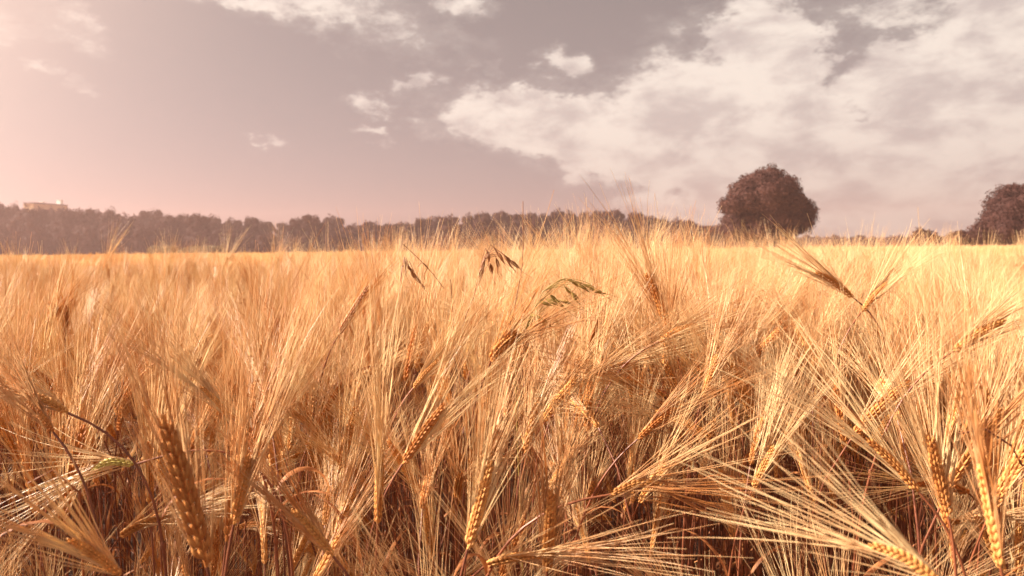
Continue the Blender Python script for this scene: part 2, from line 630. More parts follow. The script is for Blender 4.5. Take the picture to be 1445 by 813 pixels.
# ------------------------------------------------------------------ hero barley plants, each in its own place
GROUP = 'bearded barley plants at the near edge of the field'
HEROES = [
    # ear base px, ear tip px, distance, awn length, spread, kernel material, beard spread hint, label
    ((660, 775), (694, 650), .60, .13, .8, 'r', 'upright barley ear with round beaded grains, left of the bright yellow ear at the bottom'),
    ((772, 806), (779, 690), .62, .14, .8, 'y', 'bright yellow upright barley ear at the bottom edge, right of the beaded ear'),
    ((568, 655), (628, 570), .74, .14, 1.0, 'y', 'pale barley ear leaning to the right with a broad sunlit beard, above the beaded ear'),
    ((292, 800), (230, 585), .48, .105, 1.0, 'r', 'largest barley ear, dark shaded grains, leaning left near the bottom left corner'),
    ((862, 698), (944, 688), .64, .15, 1.35, 'y', 'barley ear lying level and pointing right, its beard fanned over the dark gap'),
    ((1296, 694), (1222, 618), .62, .17, 1.15, 'y', 'barley ear leaning far left with grains along its underside, right side of the crop'),
    ((1338, 728), (1310, 610), .58, .17, 1.25, 'y', 'barley ear with a wide upright fan of awns on a bare stalk, far right'),
    ((1062, 690), (1092, 628), .80, .14, .9, 'r', 'orange barley ear leaning right under a narrow beard, left of the wide fan'),
    ((1335, 830), (1225, 768), .42, .14, 1.2, 'y', 'blurred close barley ear lying nearly flat and pointing left, bottom right corner'),
    ((96, 583), (22, 556), .66, .13, .9, 'r', 'upper of two drooping barley ears hanging to the left on arched stalks, left edge'),
    ((75, 610), (36, 566), .64, .13, .9, 'r', 'lower drooping barley ear on the arched stalk at the left edge'),
    ((192, 655), (112, 683), .68, .13, 1.1, 'g', 'greenish yellow barley ear hanging to the left behind the arched stalks'),
    ((478, 472), (520, 404), 1.10, .10, .8, 'd', 'dark slim barley ear leaning right, alone in the pale mid crop left of centre'),
    ((944, 462), (912, 385), 1.05, .16, .9, 'y', 'yellow barley ear leaning left, high in the crop right of the green oat'),
    ((930, 482), (985, 458), .98, .15, 1.2, 'r', 'barley ear bent over to the right below the yellow ear, awns spread like a comb'),
    ((1205, 421), (1150, 383), 1.15, .14, .8, 'r', 'brown barley ear lying to the left high in the crop under the lone round tree'),
    ((1216, 440), (1252, 398), 1.12, .14, .8, 'r', 'barley ear tilting right, forming a V with the brown ear'),
    ((470, 785), (412, 718), .58, .13, .7, 'r', 'barley ear tilting left low in the shade, right of the largest ear'),
    ((62, 470), (82, 432), 1.25, .10, .8, 'd', 'dark small barley ear leaning right at the far left of the mid crop'),
    ((92, 476), (94, 430), 1.25, .10, .8, 'd', 'dark small barley ear standing straight at the far left of the mid crop'),
    ((1345, 496), (1420, 452), .80, .15, .9, 'y', 'sunlit barley ear with a thick beard sweeping right to the right edge'),
    ((992, 560), (1012, 500), .88, .15, .9, 'y', 'bright barley ear with a tall straight beard, below the comb-like ear'),
    ((1412, 800), (1384, 655), .46, .15, 1.0, 'r', 'blurred tall barley ear at the right edge of the crop'),
    ((322, 586), (282, 545), .78, .14, .7, 'y', 'bright barley ear leaning left with a thin white beard, above the largest ear'),
    ((583, 548), (618, 508), .92, .13, .8, 'y', 'small pale barley ear leaning right in the middle of the crop'),
    ((170, 812), (95, 760), .50, .14, 1.2, 'r', 'barley ear reaching left along the bottom left edge in the shade'),
    ((1010, 560), (985, 520), .95, .13, 1.0, 'r', 'orange barley ear leaning left behind the tall straight beard'),
    ((900, 620), (955, 575), .84, .14, .8, 'r', 'orange barley ear swept to the right above the level ear'),
    ((330, 740), (352, 640), .56, .13, 1.0, 'r', 'upright golden barley ear just right of the largest ear'),
    ((740, 640), (760, 560), .85, .14, .8, 'r', 'slim upright barley ear among crossing awns in the centre of the crop'),
]
hero_data = [(np.array([(690, 345), (712, 366)], float), 1.05, 0), (np.array([(572, 364), (582, 378)], float), 1.1, 0), (np.array([(745, 450), (790, 420)], float), .92, 0),
             (np.array([(795, 398), (825, 405)], float), .92, 0)]
for i, (pb, pt, D, al, sp, km, lab) in enumerate(HEROES):
    r = np.random.default_rng(500 + i)
    P0 = at(*pb, D)
    P1 = at(*pt, D + r.normal(0, 0.012))
    d = norm(P1 - P0)
    root = np.array((P0[0] - d[0] * 0.10 + r.normal(0, .02), P0[1] + 0.03 + r.normal(0, .03), 0.0))
    droop = max(0.0, 1 - d[2])
    if i in (9, 10):
        root = at((125, 175)[i == 9], 1200, D + .02)
        root = np.array((root[0], root[1], 0.0))
    if i == 11:
        root = np.array((P0[0] + .08, P0[1] + .05, 0.0))
    h = P0[2]
    st = bez(root, root + np.array((0, 0, h * 0.62)), P0 - d * (0.10 + 0.12 * droop), P0, 26)
    sag = np.array((0, 0, -1)) * 0.004 * droop
    mid = (P0 + P1) / 2 - sag * 2
    ea = smooth_path([P0, mid, P1], 14)
    t = empty('barley_plant', root, lab, 'barley plant', GROUP)
    stem, ear, beard = MB(), MB(), MB()
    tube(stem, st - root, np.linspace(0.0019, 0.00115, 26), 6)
    for hh in (0.4, 0.68):
        q = st[int(hh * 25)] - root
        tube(stem, np.array([q - [0, 0, .004], q, q + [0, 0, .004]]), [0.0018, 0.0028, 0.0018], 6)
    L = np.linalg.norm(P1 - P0)
    vd = norm(P0 - np.array((0, 0, CAM_H)))
    ear_and_beard(ear, beard, ea - root, al * (1.12 if D > .5 else 1), r, sp * 1.1, 12, (L / 0.082) ** 0.6, 0.00056 if km != 'd' else 0.0004, 0, face=norm(vd + r.normal(0, .25, 3)))
    for z in (0.5, 0.75):
        a = r.uniform(0, 6.28)
        leaf = MB()
        leaf_strip(leaf, st[int(z * 25)] - root, np.array((math.cos(a), math.sin(a), 0)), r, r.uniform(.08, .15))
        leaf.obj('leaf', M_LEAF, t)
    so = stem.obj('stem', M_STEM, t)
    eo = ear.obj('ear', {'r': M_EAR, 'y': M_EAR, 'g': M_GREENEAR, 'd': M_DARKEAR}[km], t)
    beard.obj('beard', M_AWN if km != 'd' else M_EAR, eo)
    hero_data.append((np.array([pb, pt], float), D, al))

# ------------------------------------------------------------------ the many barley plants: prototypes
NP = 16
PROTO = []
for i in range(NP):
    r = np.random.default_rng(900 + i)
    nod = [0.1, 0.3, 0.42, 0.6, 0.75, 0.2, 0.95, 1.25, 0.45, 0.3, 0.85, 1.5, 0.15, 0.5, 0.65, 0.35][i]
    PROTO.append(dict(nod=nod, parts=plant_parts(900 + i, nod, r.uniform(0.0, 0.14), 0.72, r.uniform(.072, .092), r.uniform(.155, .205), 0, r.uniform(.8, 1.4))))


# height and density of the crop over the field: lower to the left near the camera, taller right of centre
def crop_height(x, y):
    a = x / np.maximum(y, 0.3)
    h = 0.785 + 0.012 * np.sin(x * 3.1 + 1.0) + 0.012 * np.sin(y * 2.3 + x) + rng.normal(0, 0.042, np.shape(x))
    h = h + 0.09 * np.exp(-((a - 0.12) / 0.32) ** 2) * (y < 3.2) - 0.055 * (1 / (1 + np.exp((a + 0.36) * 16))) * (y < 4)
    return h


def sector(y0, y1, dens, half, xpad):
    """random points with y in [y0,y1], |x| < half*y + xpad"""
    wmax = half * y1 + xpad
    n = int(dens * (y1 - y0) * 2 * wmax)
    y = rng.uniform(y0, y1, n)
    x = rng.uniform(-wmax, wmax, n)
    k = np.abs(x) < half * y + xpad
    return x[k], y[k]


gx, gy = sector(0.44, 4.2, 330, 0.80, 1.4)
kk = rng.random(len(gx)) < np.clip(0.9 + (gy - 0.6) * 0.5, 0, 1)
gx, gy = gx[kk], gy[kk]
ex_, ey_ = sector(0.42, 1.5, 260, 0.80, 0.1)            # extra short shoots close by
n_main = len(gx)
gx, gy = np.concatenate([gx, ex_]), np.concatenate([gy, ey_])
gh = crop_height(gx, gy)
tiller = (rng.random(len(gx)) < 0.40) | (np.arange(len(gx)) >= n_main)                   # later, shorter shoots under the main canopy
gh[tiller] -= rng.uniform(0.05, 0.33, tiller.sum())
def clump(x, y, k, ph):
    return np.sin(x * 11.0 * k + 1.3 * np.sin(y * 7.0 * k + ph) + ph) * np.sin(y * 9.0 * k + 1.7 * np.sin(x * 6.0 * k + 2 * ph))


cl_ = clump(gx, gy, 0.9, 0.7)
gh += 0.045 * cl_ * (gy < 3)
gr = math.pi * 1.1 * clump(gx, gy, 0.6, 2.1) + 0.3 + rng.normal(0, 0.75, len(gx))
wind = rng.random(len(gx)) < 0.15                     # nearly half lean with the wind, to the right
gr[wind] = rng.normal(0.2, 0.8, wind.sum())
gp_i = rng.integers(0, NP, len(gx))
nods = np.array([p['nod'] for p in PROTO])
EB = np.array([p['parts'][4] for p in PROTO])
ET = np.array([p['parts'][5] for p in PROTO])
gs = gh / EB[:, 2].mean()
c, s = np.cos(gr), np.sin(gr)


def placed(E):
    e = E[gp_i] * gs[:, None]
    return np.stack([gx + c * e[:, 0] - s * e[:, 1], gy + s * e[:, 0] + c * e[:, 1], e[:, 2]], 1)


eb, et = placed(EB), placed(ET)
tipd = et + (et - eb) / np.linalg.norm(et - eb, axis=1, keepdims=True) * 0.18
ax, ay, ad_ = project(tipd)
# how high the awns reach over the far edge of the field along the view: the crop is shortest at the left
LIM = np.array([(-400, 352), (0, 335), (30, 350), (370, 350), (400, 322), (520, 316), (600, 305), (760, 302), (880, 296), (960, 312), (1040, 318), (1150, 322), (1290, 318), (1340, 338), (1445, 350), (1900, 340)])
lim = np.interp(ax, LIM[:, 0], LIM[:, 1])
lim = np.where(rng.random(len(ax)) < 0.22, lim + rng.exponential(14, len(ax)), np.maximum(lim + 24, 347) + rng.exponential(14, len(ax)))
dist = np.hypot(tipd[:, 0], tipd[:, 1])
ztip = CAM_H + (356 - lim) / FPX * dist
near_ = (gy < 3.6) & (tipd[:, 2] > ztip)
f_ = np.where(near_, ztip / tipd[:, 2], 1.0)
gs = gs * f_
eb, et = placed(EB), placed(ET)
tipd = et + (et - eb) / np.linalg.norm(et - eb, axis=1, keepdims=True) * 0.13
bx, by, bd = project(eb)
tx, ty, td = project(et)
ax, ay, ad_ = project(tipd)
# keep clear of the nearer named ears, and of the lens
keep = (f_ > 0.66) & (np.minimum(bd, np.minimum(td, ad_)) > 0.53)
for (seg, D, al) in hero_data:
    near = bd < D + 0.03
    for u in np.linspace(-0.1, 2.0, 8):
        hx, hy = seg[0] + (seg[1] - seg[0]) * u
        rad = 30 * (0.7 / D) * (1 if u < 1.1 else 0.6)
        for v in np.linspace(-0.3, 2.2, 9):
            qx = bx + (tx - bx) * v if v <= 1 else tx + (ax - tx) * (v - 1) / 1.2
            qy = by + (ty - by) * v if v <= 1 else ty + (ay - ty) * (v - 1) / 1.2
            keep &= ~(near & (np.hypot(qx - hx, qy - hy) < rad))
# openings in the near crop, where one sees down between the stalks
for (hx, hy, rx, ry, dmax) in ((60, 720, 190, 120, 1.35), (1120, 750, 220, 80, 1.35), (560, 730, 60, 70, 1.2), (880, 790, 120, 50, 1.1), (720, 560, 40, 40, 1.2), (1180, 660, 60, 60, 1.0), (160, 560, 60, 40, 0.95), (980, 780, 90, 60, 1.0), (1400, 620, 40, 60, 0.9), (500, 500, 40, 30, 1.0)):
    keep &= ~((bd < dmax) & (((tx - hx) / rx) ** 2 + ((ty - hy) / ry) ** 2 < 1))
gx, gy, gs, gr, gp_i, bx, by, bd, tx, ty = [a[keep] for a in (gx, gy, gs, gr, gp_i, bx, by, bd, tx, ty)]
inview = (np.maximum(bx, tx) > 0) & (np.minimum(bx, tx) < PW) & (ty < PH + 10)
order = np.argsort(np.where(inview, bd, 1e6))
NIND = min(300 - len(HEROES), int(inview.sum()))
ind, rest_i = order[:NIND], order[NIND:]

LAB = 'ripe golden barley plant crowded among its neighbours at the near edge of the field'
proto_obj = {}


def copy_plant(src):
    t_ = src.copy()
    COL.objects.link(t_)
    for ch in list(src.children):
        c_ = ch.copy()
        COL.objects.link(c_)
        c_.parent = t_
        for g_ in list(ch.children):
            d_ = g_.copy()
            COL.objects.link(d_)
            d_.parent = c_
    return t_


MESH = []
for p in PROTO:
    stem, ear, beard, leaf = p['parts'][:4]
    MESH.append((stem.mesh('stem', M_STEM), ear.mesh('ear', M_EAR), beard.mesh('beard', M_AWN), leaf.mesh('leaf', M_LEAF)))
for q in ind:
    pi = int(gp_i[q])
    if pi not in proto_obj:
        t = empty('barley_plant', (0, 0, 0), LAB, 'barley plant', GROUP)
        objs = []
        for nm, me in zip(('stem', 'ear', 'beard', 'leaf'), MESH[pi]):
            o = bpy.data.objects.new(nm, me)
            COL.objects.link(o)
            o.parent = objs[1] if nm == 'beard' else t
            objs.append(o)
        proto_obj[pi] = t
    else:
        t = copy_plant(proto_obj[pi])
    t.location = (gx[q], gy[q], 0)
    t.rotation_euler = (rng.normal(0, .04), rng.normal(0, .04), gr[q])
    t.scale = (gs[q],) * 3


# ------------------------------------------------------------------ the rest of the crop: one mass
def joined(parts, mats, name):
    me = bpy.data.meshes.new(name)
    Vs, Fs, mi, n = [], [], [], 0
    for j, p in enumerate(parts):
        for v, f in zip(p.v, p.f):
            Vs.append(v)
        V = np.concatenate(p.v)
        for f in p.f:
            Fs.append(f + n)
            mi.append(np.full(len(f), j))
        n += len(V)
    V = np.concatenate(Vs)
    counts = np.concatenate([np.full(len(f), f.shape[1]) for f in Fs])
    idx = np.concatenate([f.ravel() for f in Fs])
    starts = np.concatenate([[0], np.cumsum(counts)[:-1]])
    me.vertices.add(len(V))
    me.vertices.foreach_set('co', V.astype(np.float32).ravel())
    me.loops.add(len(idx))
    me.loops.foreach_set('vertex_index', idx.astype(np.int32))
    me.polygons.add(len(counts))
    me.polygons.foreach_set('loop_start', starts.astype(np.int32))
    me.polygons.foreach_set('use_smooth', np.full(len(counts), True))
    me.polygons.foreach_set('material_index', np.concatenate(mi).astype(np.int32))
    me.update(calc_edges=True)
    for m_ in mats:
        me.materials.append(m_)
    return me


SM = (M_STEM, M_EAR, M_AWN, M_LEAF)
protos_hi = bpy.data.collections.new('barley_shapes_near')
protos_mid = bpy.data.collections.new('barley_shapes_mid')
protos_far = bpy.data.collections.new('barley_shapes_far')
for i, p in enumerate(PROTO):
    o = bpy.data.objects.new('barley_%02d' % i, joined(p['parts'][:4], SM, 'barley_near'))
    protos_hi.objects.link(o)
for i in range(6):
    r = np.random.default_rng(70 + i)
    cl = [MB(), MB(), MB(), MB()]
    for j in range(22):                                # a tuft 0.34 m wide
        pp = plant_parts(3000 + i * 50 + j, r.choice(nods), r.uniform(0, .12), 0.72 * r.uniform(.93, 1.06), .08, .14, 1, 1.0, j % 2)
        a = r.uniform(0, 6.28)
        ca, sa = math.cos(a), math.sin(a)
        M = np.array(((ca, -sa, 0), (sa, ca, 0), (0, 0, 1)))
        off = np.array((r.uniform(-.17, .17), r.uniform(-.17, .17), 0))
        for k_ in range(4):
            if pp[k_].n:
                n0 = cl[k_].n
                cl[k_].add(np.concatenate(pp[k_].v) @ M.T + off, pp[k_].f[0])
                for f in pp[k_].f[1:]:
                    cl[k_].f.append(f + n0)
    o = bpy.data.objects.new('barley_tuft_%02d' % i, joined(cl, SM, 'barley_mid'))
    protos_mid.objects.link(o)
for i in range(5):
    r = np.random.default_rng(170 + i)
    cl = [MB(), MB(), MB(), MB()]
    for j in range(120):                               # a patch 1.2 m wide: ears and awns as slim spindles
        h = r.uniform(.70, .84)
        x, y = r.uniform(-.6, .6, 2)
        a = r.uniform(0, 6.28)
        n_ = r.choice(nods) * 0.8
        d = np.array((math.cos(a) * math.sin(n_), math.sin(a) * math.sin(n_), math.cos(n_)))
        b = np.array((x, y, h))
        tube(cl[0], np.array([(x - d[0] * .1, y - d[1] * .1, 0.3), b]), [.0025, .002], 3, False)
        tube(cl[1], np.array([b, b + d * .035, b + d * .08]), [.003, .006, .003], 4, False)
        for q in range(7):
            dd = norm(d + r.normal(0, .12, 3))
            s_ = b + d * r.uniform(.02, .08)
            tube(cl[2], np.array([s_, s_ + dd * .15]), [.0018, .0008], 3, False)
    cl[3].add([(0, 0, .3), (.02, 0, .3), (.02, .01, .34)], [[0, 1, 2]])
    o = bpy.data.objects.new('barley_patch_%02d' % i, joined(cl, SM, 'barley_far'))
    protos_far.objects.link(o)


def scatter_group(name, specs):
    """geometry nodes: keeps the mesh itself (the closed far canopy) and adds instanced plants on the loose points"""
    ng = bpy.data.node_groups.new(name, 'GeometryNodeTree')
    ng.interface.new_socket('Geometry', in_out='INPUT', socket_type='NodeSocketGeometry')
    ng.interface.new_socket('Geometry', in_out='OUTPUT', socket_type='NodeSocketGeometry')
    gi, go = ng.nodes.new('NodeGroupInput'), ng.nodes.new('NodeGroupOutput')
    join = ng.nodes.new('GeometryNodeJoinGeometry')

    def attr(nm, typ):
        a = ng.nodes.new('GeometryNodeInputNamedAttribute')
        a.data_type = typ
        a.inputs['Name'].default_value = nm
        return a.outputs[0]
    for level, coll in specs:
        cmp_ = ng.nodes.new('FunctionNodeCompare')
        cmp_.data_type = 'INT'
        cmp_.operation = 'EQUAL'
        ng.links.new(attr('level', 'INT'), cmp_.inputs[2])
        cmp_.inputs[3].default_value = level
        ci = ng.nodes.new('GeometryNodeCollectionInfo')
        ci.inputs[0].default_value = coll
        ci.inputs[1].default_value = True
        ci.inputs[2].default_value = True
        ip = ng.nodes.new('GeometryNodeInstanceOnPoints')
        ng.links.new(gi.outputs[0], ip.inputs['Points'])
        ng.links.new(cmp_.outputs[0], ip.inputs['Selection'])
        ng.links.new(ci.outputs[0], ip.inputs['Instance'])
        ip.inputs['Pick Instance'].default_value = True
        ng.links.new(attr('shape', 'INT'), ip.inputs['Instance Index'])
        ng.links.new(attr('rot', 'FLOAT_VECTOR'), ip.inputs['Rotation'])
        ng.links.new(attr('size', 'FLOAT_VECTOR'), ip.inputs['Scale'])
        ng.links.new(ip.outputs[0], join.inputs[0])
    ng.links.new(gi.outputs[0], join.inputs[0])
    ng.links.new(join.outputs[0], go.inputs[0])
    return ng


pts, rot, size, shape, level = [], [], [], [], []


def addpts(x, y, z, rz, sc, sh, lv):
    n = len(x)
    pts.append(np.stack([x, y, np.broadcast_to(z, (n,))], 1))
    rot.append(np.stack([rng.normal(0, .04, n), rng.normal(0, .04, n), rz], 1))
    size.append(np.repeat(np.broadcast_to(sc, (n,))[:, None], 3, 1))
    shape.append(sh)
    level.append(np.full(n, lv))


addpts(gx[rest_i], gy[rest_i], 0.0, gr[rest_i], gs[rest_i], gp_i[rest_i], 1)
mx_, my_ = sector(4.15, 16, 10.5, 0.80, 1.0)
addpts(mx_, my_, 0.0, rng.uniform(0, 6.28, len(mx_)), rng.normal(0.985, .035, len(mx_)), rng.integers(0, 6, len(mx_)), 2)
fx_, fy_ = sector(15.5, 48, 1.15, 0.80, 2.0)
addpts(fx_, fy_, 0.0, rng.uniform(0, 6.28, len(fx_)), rng.normal(1.0, .03, len(fx_)), rng.integers(0, 5, len(fx_)), 3)
fx_, fy_ = sector(46, 120, 0.16, 0.80, 4.0)
addpts(fx_, fy_, -0.02, rng.uniform(0, 6.28, len(fx_)), rng.normal(1.0, .04, len(fx_)), rng.integers(0, 5, len(fx_)), 3)
EDGE = 236.0


def canopy(mb):
    """the closed top of the crop from 10 m out to the wood, thick down to the soil"""
    ys = np.concatenate([np.arange(10, 40, .8), np.arange(40, 100, 2.0), np.arange(100, EDGE + 1, 5.0)])
    k = 150
    u = np.linspace(-1, 1, k)
    V = np.empty((len(ys), k, 3))
    for i, y in enumerate(ys):
        V[i, :, 0] = u * (y * 0.95 + 4)
        V[i, :, 1] = y
        V[i, :, 2] = 0.70 + rng.normal(0, .03, k) + (0.10 * min(1, (y - 10) / 60))
    V[0, :, 2] = 0.35
    V[-1, :, 2] = 0.0
    F = [[i * k + j, i * k + j + 1, (i + 1) * k + j + 1, (i + 1) * k + j] for i in range(len(ys) - 1) for j in range(k - 1)]
    mb.add(V.reshape(-1, 3), F)


mb = MB()
canopy(mb)
nsurf = mb.n
me = mb.mesh('barley_crop', M_FIELD)
P_ = np.concatenate(pts)
n0 = len(me.vertices)
me.vertices.add(len(P_))
co = np.empty((n0 + len(P_)) * 3, np.float32)
me.vertices.foreach_get('co', co)
co[n0 * 3:] = P_.astype(np.float32).ravel()
me.vertices.foreach_set('co', co)


def attr(nm, typ, data, key):
    a = me.attributes.new(nm, typ, 'POINT')
    a.data.foreach_set(key, data)


z3 = np.zeros((n0, 3))
attr('rot', 'FLOAT_VECTOR', np.concatenate([z3] + rot).astype(np.float32).ravel(), 'vector')
attr('size', 'FLOAT_VECTOR', np.concatenate([z3] + size).astype(np.float32).ravel(), 'vector')
attr('shape', 'INT', np.concatenate([np.zeros(n0)] + shape).astype(np.int32), 'value')
attr('level', 'INT', np.concatenate([np.zeros(n0)] + level).astype(np.int32), 'value')
me.update()
crop = bpy.data.objects.new('barley_crop', me)
COL.objects.link(crop)
md = crop.modifiers.new('plants', 'NODES')
md.node_group = scatter_group('crop_scatter', ((1, protos_hi), (2, protos_mid), (3, protos_far)))
tag(crop, 'dense ripe barley crop filling the field to the distant trees', 'barley', kind='stuff')

# ------------------------------------------------------------------ wild oats and odd stalks
def oat_plant(path, D, spikes, label, husk, stalk):
    """an arching stalk with hanging husked spikelets; path and spikes in photo pixels at distance D"""
    P = [at(x, y, D + dd) for (x, y, dd) in path]
    root = np.array((P[0][0], P[0][1], 0.0))
    full = [root, (root + P[0]) / 2 + np.array((.01, .0, 0))] + P
    C = smooth_path(full, 40)
    t = empty('wild_oat', root, label, 'wild oat')
    st = MB()
    tube(st, C - root, np.linspace(0.0017, 0.0006, 40), 5)
    r = np.random.default_rng(int(path[0][0]))
    sps = []
    for (x, y, ang, ln) in spikes:
        p = at(x, y, D + r.normal(0, .012))
        j = np.argmin(np.linalg.norm(C - p, axis=1))
        j = max(0, j - 2)
        q = C[j]
        br = bez(q, q + (p - q) * .4 + np.array((0, 0, .008)), p + np.array((0, 0, .008)), p, 8)
        tube(st, br - root, 0.00045, 3)
        sps.append((p, ang, ln))
    so = st.obj('stem', stalk, t)
    for (p, ang, ln) in sps:
        mb_ = MB()
        d = norm(np.array((math.sin(ang), r.normal(0, .25), -math.cos(ang))))
        for o_ in (-1, 0, 1):
            out = side_of(d, r.normal(size=3))
            kernel(mb_, (p - root), norm(d + out * .10 * o_), out, ln * .74 * (1 - .12 * abs(o_)), .0014, .0010, 6)
        dd = norm(d + r.normal(0, .2, 3))
        q = p - root + d * ln * .55
        tube(mb_, np.array([q, q + dd * ln * .5, q + dd * ln * .9 + np.array((.004, 0, 0))]), [.0004, .0003, .0002], 3)
        mb_.obj('spikelet', husk, so)
    return t


oat_plant([(648, 520, .0), (668, 420, .0), (684, 358, 0), (690, 345, 0), (712, 360, 0), (735, 380, 0)], 1.05,
          [(686, 352, .2, .024), (690, 357, -.1, .022), (697, 350, .5, .025), (703, 356, .5, .026), (709, 359, .7, .026),
           (714, 363, .5, .026), (720, 367, .8, .026), (684, 366, -.35, .024), (682, 376, -.3, .026), (692, 372, .15, .024), (700, 364, .2, .022)],
          'dark brown wild oat with drooping husks in the pale mid crop, centre of the field', M_OAT, M_BROWN)
oat_plant([(556, 520, .0), (562, 430, .0), (568, 372, 0), (573, 362, 0), (580, 374, 0), (588, 392, 0)], 1.10,
          [(571, 364, .1, .024), (574, 366, .3, .025), (576, 376, .5, .024), (580, 382, .6, .025), (572, 374, .0, .024), (584, 388, .7, .024), (591, 397, .7, .022)],
          'small dark wild oat with a tight cluster of husks, left of the larger drooping oat', M_OAT, M_STEM)
oat_plant([(728, 540, .0), (740, 470, .0), (766, 412, 0), (792, 394, 0), (815, 398, 0), (848, 412, .0)], .92,
          [(800, 394, 1.0, .026), (808, 397, 1.1, .026), (815, 400, .9, .027), (823, 402, 1.2, .026), (830, 405, 1.1, .026), (838, 408, 1.2, .024),
           (776, 416, .9, .026), (783, 422, .8, .026), (770, 422, 1.1, .026), (806, 412, .6, .026), (797, 404, .8, .024), (790, 424, 1.2, .025),
           (748, 444, 1.2, .026), (757, 448, 1.1, .026), (765, 452, .9, .024), (762, 426, 1.3, .024)],
          'green arching wild oat bent over to the right, its husks still unripe', M_GREENOAT, M_GREENOAT)


def stalk(name, path, D, r0, r1, material, label, cat, twigs=()):
    P = [at(x, y, D) for (x, y) in path]
    root = np.array((P[0][0], P[0][1], 0.0))
    C = smooth_path([root] + P, 36)
    t = empty(name, root, label, cat)
    m1 = MB()
    tube(m1, C - root, np.linspace(r0, r1, 36), 5)
    m1.obj('stem', material, t)
    for tw in twigs:
        m2 = MB()
        tube(m2, smooth_path([at(x, y, D) for (x, y) in tw], 10) - root, np.linspace(r1 * 1.2, r1 * .7, 10), 4)
        m2.obj('twig', material, t)


stalk('grass_stalk', [(716, 560), (722, 460), (737, 375), (738, 330), (738, 284)], 1.0, .0017, .0005, M_BROWN,
      'tall thin dark grass stalk rising straight above the crop in the centre', 'grass')
stalk('dry_weed', [(640, 470), (624, 408), (604, 378), (585, 360), (568, 344)], 1.08, .0014, .0006, M_BROWN,
      'bare brown forked weed stalk beside the small dark oat', 'weed', [[(604, 378), (596, 371), (589, 377)], [(604, 378), (598, 388), (601, 398)]])
stalk('bent_straw', [(118, 820), (108, 695), (84, 668), (58, 662), (40, 682)], .58, .0016, .0008, M_LEAF,
      'dry straw bent over into a hook at the lower left of the crop', 'straw')
stalk('broken_straw', [(1448, 760), (1440, 660), (1428, 630), (1385, 603), (1362, 602), (1352, 612)], .62, .0014, .0009, M_STEM,
      'broken straw kinked to the left at the right edge of the crop', 'straw')


# ------------------------------------------------------------------ trees
def blob(mb, c, rad, r, sub=(8, 12), amp=.18):
    a, b = sub
    V = []
    ph = r.uniform(0, 6.28, 6)
    for i in range(a + 1):
        th = math.pi * i / a
        for j in range(b):
            f = 2 * math.pi * j / b
            n_ = np.array((math.sin(th) * math.cos(f), math.sin(th) * math.sin(f), math.cos(th)))
            w = 1 + amp * (math.sin(3 * n_[0] + ph[0]) * math.sin(4 * n_[1] + ph[1]) + .6 * math.sin(5 * n_[2] + ph[2]))
            V.append(c + n_ * rad * w)
    F = []
    for i in range(a):
        for j in range(b):
            F.append([i * b + j, (i + 1) * b + j, (i + 1) * b + (j + 1) % b, i * b + (j + 1) % b])
    mb.add(V, F)


def crown(seed, lobes, leaves, leaf, core=True):
    """leaf sprays spread over a heap of rounded limbs of foliage; lobes: (centre, radius vector)"""
    r = np.random.default_rng(seed)
    mb = MB()
    vol = np.array([l[1][0] * l[1][2] for l in lobes])
    cnt = np.maximum(20, leaves * vol / vol.sum()).astype(int)
    for (c_, rad), n in zip(lobes, cnt):
        c_, rad = np.array(c_, float), np.array(rad, float)
        if core:
            blob(mb, c_, rad * .74, r)
        d = r.normal(size=(n, 3))
        d /= np.linalg.norm(d, axis=1, keepdims=True)
        ph = r.uniform(0, 6.28, 3)
        bump = 1 + .13 * np.sin(7 * d[:, 0] + ph[0]) * np.sin(6 * d[:, 1] + ph[1]) + .10 * np.sin(9 * d[:, 2] + ph[2])
        p = c_ + d * rad * (r.uniform(.70, 1.04, n) * bump)[:, None]
        # each spray: two crossed quads, loosely facing outward
        nrm = d + r.normal(0, .42, (n, 3))
        nrm /= np.linalg.norm(nrm, axis=1, keepdims=True)
        u = np.cross(nrm, r.normal(size=(n, 3)))
        u /= np.linalg.norm(u, axis=1, keepdims=True)
        v = np.cross(nrm, u)
        sz = leaf * r.uniform(.5, 1.25, n)[:, None]
        V = np.stack([p - u * sz * .6, p - v * sz * .35 + nrm * sz * .1, p + u * sz * .9, p + v * sz * .4 + nrm * sz * .15], 1)
        F = np.arange(n * 4).reshape(-1, 4)
        mb.add(V.reshape(-1, 3), F)
    return mb


def dome_lobes(seed, w, h0, h1, n, flat=1.0):
    """lobes filling a rounded crown of half width w between heights h0 and h1"""
    r = np.random.default_rng(seed)
    hz = (h1 - h0) / 2
    L = [((0, 0, h0 + hz), (w * .72, w * .72, hz * .82))]
    for i in range(n):
        a = i * 2.39996 + r.uniform(-.3, .3)
        zz = -0.75 + 1.6 * (i + .5) / n
        rr = math.sqrt(max(0, 1 - min(1, abs(zz)) ** 2.2)) * .74
        rad = r.uniform(.22, .36)
        L.append(((math.cos(a) * rr * w, math.sin(a) * rr * w, h0 + hz + zz * hz * .78), (rad * w, rad * w, rad * w * r.uniform(.7, .95))))
    return L


